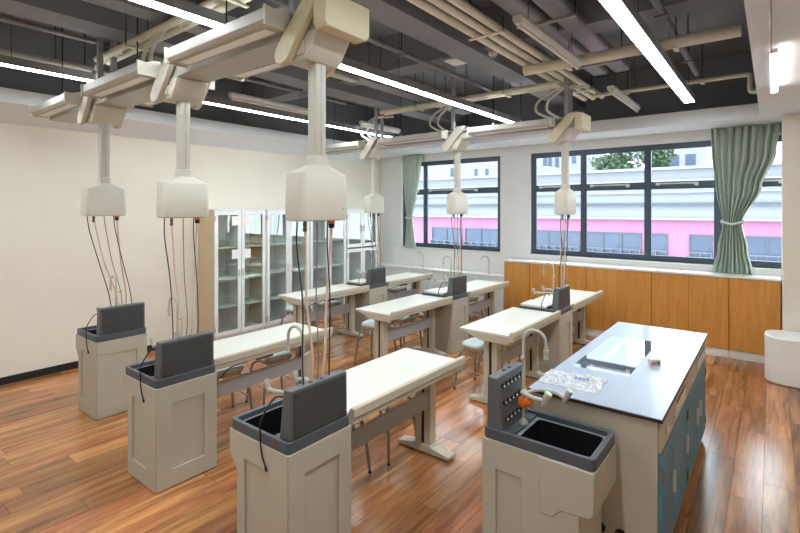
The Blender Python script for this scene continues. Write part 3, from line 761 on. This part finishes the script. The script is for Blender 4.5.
def add_hoses(t, dx, dy):
    hb = -1.048; zb = 1.0465-RZ
    for nm, y0, y1, r_, m_, bow in (('cable', -.145, -.08, .0045, 'cable_black', -.02), ('gas_hose', -.09, -.02, .0068, 'hose_pink', .015), ('cable', .0, .02, .0038, 'cable_grey', .01), ('cable', .085, .11, .0042, 'cable_black', -.01), ('water_hose', .115, .06, .0078, 'hose_pink', .01)):
        x0 = 0.0; x1 = dx; y1 = y1+dy
        h = MB().tube(smooth_path([(x0, y0, hb-.002), (x0+bow*.3+dx*.08, y0+(y1-y0)*.12, hb-.15), (dx*.5-bow, y0+(y1-y0)*.45, hb+(zb-hb)*.5), (x1+bow*.4, y1-(y1-y0)*.12, zb+.15), (x1, y1, zb)], 5), r_, 6).build(nm, m_, t)
        if nm == 'gas_hose': MB().lathe([(.010, -.06), (.014, -.05), (.010, -.035), (.013, -.02), (.009, 0)], (x0, y0, hb), 10).build('hose_fitting', 'brass', h)
        if nm == 'water_hose':
            MB().lathe([(.017, -.045), (.019, -.02), (.017, -.018)], (x0, y0, hb), 12).build('hose_nut', 'black_plastic', h)
            MB().lathe([(.02, -.0175), (.02, 0)], (x0, y0, hb), 12).build('hose_cap', 'orange_plastic', h)
def make_rail(yc, x0, x1, segs, label):
    t = thing('overhead_service_rail', label, 'ceiling rail', (0, yc, RZ))
    MB().prism([(-.12, 0), (.12, 0), (.12, .075), (.09, .075), (.09, .11), (-.09, .11), (-.09, .075), (-.12, .075)], 'x', x0, x1).build('rail_beam', 'rail_alu', t, bevel=.003)
    B(x0, x1, -.13, .13, .112, .135).build('rail_cover', 'rail_alu', t, bevel=.003)
    for a, b in segs:
        for s in (-1, 1):
            tr = MB().prism([(s*.145, .025), (s*.275, .025), (s*.30, .045), (s*.30, .11), (s*.17, .11), (s*.145, .09)], 'x', a, b).build('light_tray', 'rail_alu', t, bevel=.004)
            y0, y1 = sorted((s*.175, s*.245)); B(a+.08, b-.08, y0, y1, .019, .0245).build('diffuser', 'diffuser_off', tr, bevel=.002)
            for xx in (a, b-.012): MB().prism([(s*.14, .015), (s*.305, .015), (s*.31, .12), (s*.25, .112), (s*.19, .135), (s*.14, .14)], 'x', xx-.002, xx+.014).build('tray_end', 'pendant_white', tr)
    return t
PX1 = (-5.13, -3.60, -2.07); PX2 = (-5.16, -3.57, -2.02)
def segs(px, x0): return [(x0, px[0]-.07), (px[0]+.34, px[1]-.07), (px[1]+.34, px[2]-.07)]
def upright(rail, x, ys):
    for y in ys: MB().prism([(x-.022, y-.022), (x+.022, y-.022), (x+.022, y+.022), (x+.014, y+.022), (x+.014, y-.014), (x-.014, y-.014), (x-.014, y+.022), (x-.022, y+.022)], 'z', .136, ZC-RZ).build('strut_channel', 'galv', rail)
r1 = make_rail(1.86, -6.3, -1.905, segs(PX1, -6.28), 'overhead aluminium service rail above the near sink stations')
r2 = make_rail(5.88, -6.3, -1.855, segs(PX2, -6.28), 'overhead aluminium service rail above the mid-row sink stations')
upright(r1, -5.06, (-.06, .06)); upright(r1, -2.2, (-.06, .06))
upright(r2, -5.05, (-.07, .07)); upright(r2, -1.98, (-.07, .07)); upright(r2, -3.6, (-.06,))
p0 = make_pendant(0, False); pe = make_pendant(0, True)
PL_ = ['overhead service pendant with hoses above the near sink by the cabinet row', 'overhead service pendant with hoses above the near sink of the middle row', 'overhead service pendant with hoses at the cream rail end above the near sink',
       'overhead service pendant above the mid-row sink of the cabinet row', 'overhead service pendant above the mid-row sink of the middle row', 'overhead service pendant at the rail end above the mid-row sink of the desk row']
pend = []
first0 = first1 = True
for k, (x, y) in enumerate([(PX1[0], 1.86), (PX1[1], 1.86), (PX1[2], 1.86), (PX2[0], 5.88), (PX2[1], 5.88), (PX2[2], 5.88)]):
    if k % 3 == 2:
        o = pe if first1 else copy_tree(pe); first1 = False
    else:
        o = p0 if first0 else copy_tree(p0); first0 = False
    o.location = (x, y, RZ); o['label'] = PL_[k]; pend.append(o)
for o, (tx, ty) in zip(pend, [(-5.03, 1.76), (-3.405, 1.565), (-1.955, 1.56)] + [(x, 5.60) for x, _ in ROWS]):
    add_hoses(o, tx-.052-o.location.x, ty+.225-o.location.y)

# ------------------------------------------------------------------ lights
def led_strip(x, label):
    z = 3.30; t = thing('linear_light', label, 'ceiling light', (x, 0, z), 'linear ceiling lights')
    y0, y1 = -1.6, 6.75; n = 6; l = (y1-y0)/n
    MB().prism([(-.058, 0), (-.053, 0), (-.053, .012), (.053, .012), (.053, 0), (.058, 0), (.058, .075), (-.058, .075)], 'y', y0, y1).build('housing', 'grey_pipe', t)
    for k in range(n): B(-.052, .052, y0+k*l+.003, y0+(k+1)*l-.003, .001, .0115).build('diffuser', 'led', t, smooth=False)
    for k in range(n+1):
        yy = y0+.1+k*(y1-y0-.2)/n; MB().tube([(0, yy, .075), (0, yy, ztop(x, yy)-z)], .0025, 5).build('suspension_wire', 'black_trim', t)
for x, lab in ((-5.46, 'long glowing linear light hung along the cabinet row'), (-3.1, 'long glowing linear light hung between the middle and desk rows'), (-.80, 'long glowing linear light hung above the teaching desk')):
    led_strip(x, lab)
def tube_lamp(ua, va, ub, vb, z, label, w=.045):
    a = at(ua, va, z); b = at(ub, vb, z); x = (a.x+b.x)/2; l = abs(b.y-a.y); yc = (a.y+b.y)/2
    t = thing('tube_lamp', label, 'ceiling light', (x, yc, z), 'unlit tube lamps')
    MB().prism([(-w, .0), (-w*.6, -.035), (w*.6, -.035), (w, 0), (w*.8, .03), (-w*.8, .03)], 'y', -l/2, l/2).build('housing', 'unlit_tube', t, bevel=.003)
    MB().tube([(0, -l/2+.04, -.05), (0, l/2-.04, -.05)], .013, 8).build('tube', 'diffuser_off', t)
    for s in (-1, 1):
        B(-.015, .015, s*(l/2-.03)-.012, s*(l/2-.03)+.012, -.065, -.03).build('lamp_holder', 'unlit_tube', t)
        MB().tube([(0, s*l*.36, .03), (0, s*l*.36, ztop(x, yc+s*l*.36)-z)], .003, 5).build('suspension_rod', 'black_trim', t)
tube_lamp(228, 95, 312, 111, 3.42, 'unlit white tube lamp hung over the cabinet row')
tube_lamp(519, 18, 577, 64, 3.45, 'unlit white tube lamp crossing below the cream duct')
tube_lamp(611, 88, 637, 108, 3.42, 'short unlit white tube lamp near the window soffit')
tube_lamp(364, 122, 396, 131, 3.40, 'unlit white tube lamp above the rail near the smaller window')
t = thing('board_lamp', 'glowing lamp bar on the soffit beside the pillar side', 'lamp', (0.0, 4.9, ZS))
B(-.02, .03, -.72, .72, -.06, -.03).build('housing', 'unlit_tube', t, bevel=.004)
B(.0305, .034, -.70, .70, -.058, -.032).build('diffuser', 'board_lamp', t, smooth=False)
B(-.016, .026, -.70, .70, -.063, -.0605).build('diffuser', 'board_lamp', t, smooth=False)
for s in (-.5, .5): B(-.02, .0, s-.02, s+.02, -.03, -.001).build('bracket', 'galv', t)
MB().tube([(-.01, -.72, -.05), (-.01, -1.2, -.03), (-.01, -2.0, -.02)], .005, 6).build('conduit', 'brass', t)

# ------------------------------------------------------------------ ceiling services
def rodded(o, pts, z0, r=.004):
    for p in pts: MB().tube([(p[0], p[1], z0), (p[0], p[1], ZC)], r, 5).build('hanger_rod', 'black_trim', o)
def pipe_y(ua, va, ub, vb, z, r, m, label, name='ceiling_pipe', cat='pipe', extend=(0, 0), n=1, gap=0.0, hang=True):
    a = at(ua, va, z); b = at(ub, vb, z); x = (a.x+b.x)/2; y0, y1 = sorted((a.y, b.y)); y0 -= extend[0]; y1 += extend[1]
    y0, y1 = max(y0, YB+.02), min(y1, YW-.05)
    t = thing(name, label, cat, (x, (y0+y1)/2, z)); l = y1-y0
    for k in range(n):
        MB().tube([((k-(n-1)/2)*gap, -l/2, 0), ((k-(n-1)/2)*gap, l/2, 0)], r, 12).build('pipe_run', m, t)
    nb_ = max(2, int(l/1.3))
    for k in range(nb_):
        yy = -l/2+l*(k+.5)/nb_
        hw = (n-1)/2*gap+r+.02
        B(-hw, hw, yy-.02, yy+.02, -r-.012, -r-.001).build('clamp', m, t)
        if hang:
            for s in ((-1, 1) if n > 1 else (0,)): MB().tube([(s*(hw-.008), yy, -r-.001 if n > 1 else r), (s*(hw-.008), yy, ztop(x+s*(hw-.008), (y0+y1)/2+yy)-z)], .005, 5).build('hanger_rod', 'black_trim', t)
    return t
def pipe_x(ua, va, ub, vb, z, r, m, label, name='ceiling_pipe', cat='pipe', extend=(0, 0), n=1, gap=0.0, hang=True, y=None):
    a = at(ua, va, z); b = at(ub, vb, z); yy = (a.y+b.y)/2 if y is None else y; x0, x1 = sorted((a.x, b.x)); x0 -= extend[0]; x1 += extend[1]
    x0, x1 = max(x0, XL+.03), min(x1, XR-.05)
    t = thing(name, label, cat, ((x0+x1)/2, yy, z)); l = x1-x0
    for k in range(n):
        MB().tube([(-l/2, (k-(n-1)/2)*gap, 0), (l/2, (k-(n-1)/2)*gap, 0)], r, 12).build('pipe_run', m, t)
    nb_ = max(2, int(l/1.4))
    for k in range(nb_):
        xx = -l/2+l*(k+.5)/nb_; hw = (n-1)/2*gap+r+.02
        B(xx-.02, xx+.02, -hw, hw, -r-.012, -r-.001).build('clamp', m, t)
        if hang:
            for s in ((-1, 1) if n > 1 else (0,)): MB().tube([(xx, s*(hw-.008), -r-.001 if n > 1 else r), (xx, s*(hw-.008), ztop((x0+x1)/2+xx, t.location.y+s*(hw-.008))-z)], .005, 5).build('hanger_rod', 'black_trim', t)
    return t
pipe_y(330, 30, 500, 89, 3.66, .027, 'grey_pipe', 'grey sprinkler pipe with red end by the cream rail end', extend=(2.5, 0))
pipe_y(0, 17, 103, 45, 3.60, .022, 'grey_pipe', 'thin grey pipe running over the cabinet row', extend=(1, 3.3))
pipe_y(0, 54, 112, 76, 3.45, .045, 'white_pipe', 'pair of cream pipes running above the left soffit', n=2, gap=.10, extend=(1, .0))
pipe_y(655, 0, 697, 74, 3.62, .03, 'grey_pipe', 'grey pipe ending above the teaching desk', extend=(2, 0))
pipe_y(430, 6, 600, 97, 3.60, .034, 'cream_pipe', 'three cream pipes running side by side toward the windows', n=3, gap=.12, extend=(2.5, 0))
pipe_x(521, 69, 742, 33, 3.50, .055, 'cream_pipe', 'fat cream pipe crossing under the ceiling to the soffit')
pipe_x(383, 113, 560, 84, 3.50, .03, 'cream_pipe', 'pair of cream pipes crossing above the far service rail', n=2, gap=.12)
tp_ = pipe_x(596, 97, 745, 73, 3.55, .026, 'cream_pipe', 'thin cream pipe crossing near the window soffit', n=1)
xe = at(745, 73, 3.55).x - tp_.location.x
MB().tube(smooth_path([(xe-.02, 0, 0), (xe+.03, 0, -.005), (xe+.045, 0, -.05), (xe+.045, 0, -.17), (xe+.06, 0, -.20), (xe+.11, 0, -.205)], 4), .028, 10).build('elbow', 'cream_pipe', tp_)
pipe_x(110, 57, 235, -2, 3.50, .032, 'cream_pipe', 'pair of cream pipes crossing above the near service rail', n=2, gap=.1, extend=(.2, .8))
# elbow at the end of the thin cream pipe: part of its own short drop
# steel tray with silver duct pieces
a = at(345, 62, 3.72); b = at(455, 105, 3.72)
ct = thing('cable_tray', 'dark steel cable tray beside the middle linear light', 'cable tray', (a.x, 0, 3.55))
MB().prism([(-.1, 0), (.1, 0), (.1, .07), (.09, .07), (.09, .012), (-.09, .012), (-.09, .07), (-.1, .07)], 'y', 0.5, 6.8).build('tray', 'grey_pipe', ct)
for yy in (3.1, 3.75): B(-.06, .06, yy, yy+.4, -.03, -.001).build('junction_box', 'alu', ct, bevel=.004)
for yy in (1.5, 3.0, 4.5, 6.0):
    for s in (-1, 1): MB().tube([(s*.095, yy, .07), (s*.095, yy, ZC-3.55)], .004, 5).build('hanger_rod', 'black_trim', ct)
a = at(560, 40, 3.75)
ct = thing('steel_duct', 'pair of flat grey ducts running toward the windows behind the fat cream pipe', 'duct', (-1.60, 0, 3.70))
for s in (-.13, .13): MB().prism(rrect(s-.1, s+.1, 0, .1, .04, 4), 'y', 1.0, 6.3).build('duct', 'grey_pipe', ct)
for yy in (2.2, 4.2, 5.8):
    B(-.25, .25, yy-.02, yy+.02, -.022, -.001).build('hanger_bar', 'galv', ct)
    for s in (-.245, .245): MB().tube([(s, yy, -.001), (s, yy, ZC-3.70)], .005, 5).build('hanger_rod', 'black_trim', ct)
# detectors and access panel
p = at(443, 52, 3.72)
t = thing('ceiling_speaker', 'square white ceiling unit under the dark beam', 'ceiling unit', (p.x, 4.70, 3.72))
B(-.12, .12, -.12, .12, -.035, -.001).build('cover', 'unlit_tube', t, bevel=.008); B(-.08, .08, -.08, .08, -.042, -.036).build('grille', 'diffuser_off', t)
p = at(473, 50, 3.72)
t = thing('smoke_detector', 'small round white detector under the dark beam', 'detector', (p.x+.15, 4.70, 3.72))
MB().lathe([(.03, -.055), (.045, -.04), (.055, -.02), (.055, -.001)], n=16).build('cover', 'unlit_tube', t); MB().lathe([(.015, -.062), (.02, -.0555)], n=12).build('sensor', 'cable_grey', t)
# flexible conduits looping into the rails
def flex(pts, label, r=.014):
    t = thing('flexible_conduit', label, 'conduit', pts[-1], 'flexible conduits'); o = Vector(pts[-1])
    MB().tube([q-o for q in smooth_path([Vector(p) for p in pts], 8)], r, 8).build('hose', 'white_pipe', t)
    MB().lathe([(r*1.3, 0), (r*1.3, .04)], (0, 0, .0), 10).build('gland', 'handle_white', t)
zt = RZ+.136
for dx, y, lab, zs in ((-5.35, 1.86, 'pale flexible conduit pair looping into the near rail by its struts', 3.5), (-4.15, 1.86, 'pale flexible conduit looping into the near rail past the linear light', 3.5), (-3.9, 5.88, 'pale flexible conduit dropping into the far rail at middle row', 3.5), (-2.25, 5.88, 'pale flexible conduit dropping into the far rail by the rail end', 3.5), (-5.3, 5.88, 'pale flexible conduit dropping into the far rail over the cabinet row', 3.5)):
    for k in range(2): flex([(dx+.40+.1*k, y+.06, zs-.02), (dx+.16+.1*k, y+.04, zs+.01), (dx-.10+.14*k, y+.02, zs-.10), (dx-.14+.14*k, y, zt+.14), (dx+.02+.1*k, y, zt+.03), (dx+.03+.1*k, y, zt)], lab, .017)
# many thin hanger wires from the slab to the rails and lights
for k, (x, y, z) in enumerate([(-6.1, 1.8, zt), (-5.75, 1.9, zt), (-4.4, 1.86, zt), (-3.0, 1.86, zt), (-6.1, 5.88, zt), (-4.6, 5.88, zt), (-3.0, 5.88, zt), (-2.6, 5.88, zt)]):
    t = thing('threaded_rod', 'thin black threaded rod holding the ' + ('near' if y < 3 else 'far') + ' service rail', 'rod', (x, y, z), 'threaded rods of the %s rail' % ('near' if y < 3 else 'far'))
    MB().tube([(0,0,0), (0,0,ZC-z)], .006, 6).build('rod', 'black_trim', t); MB().lathe([(.015, 0), (.015, .05)], (0,0,0), 8).build('coupler', 'handle_white', t)
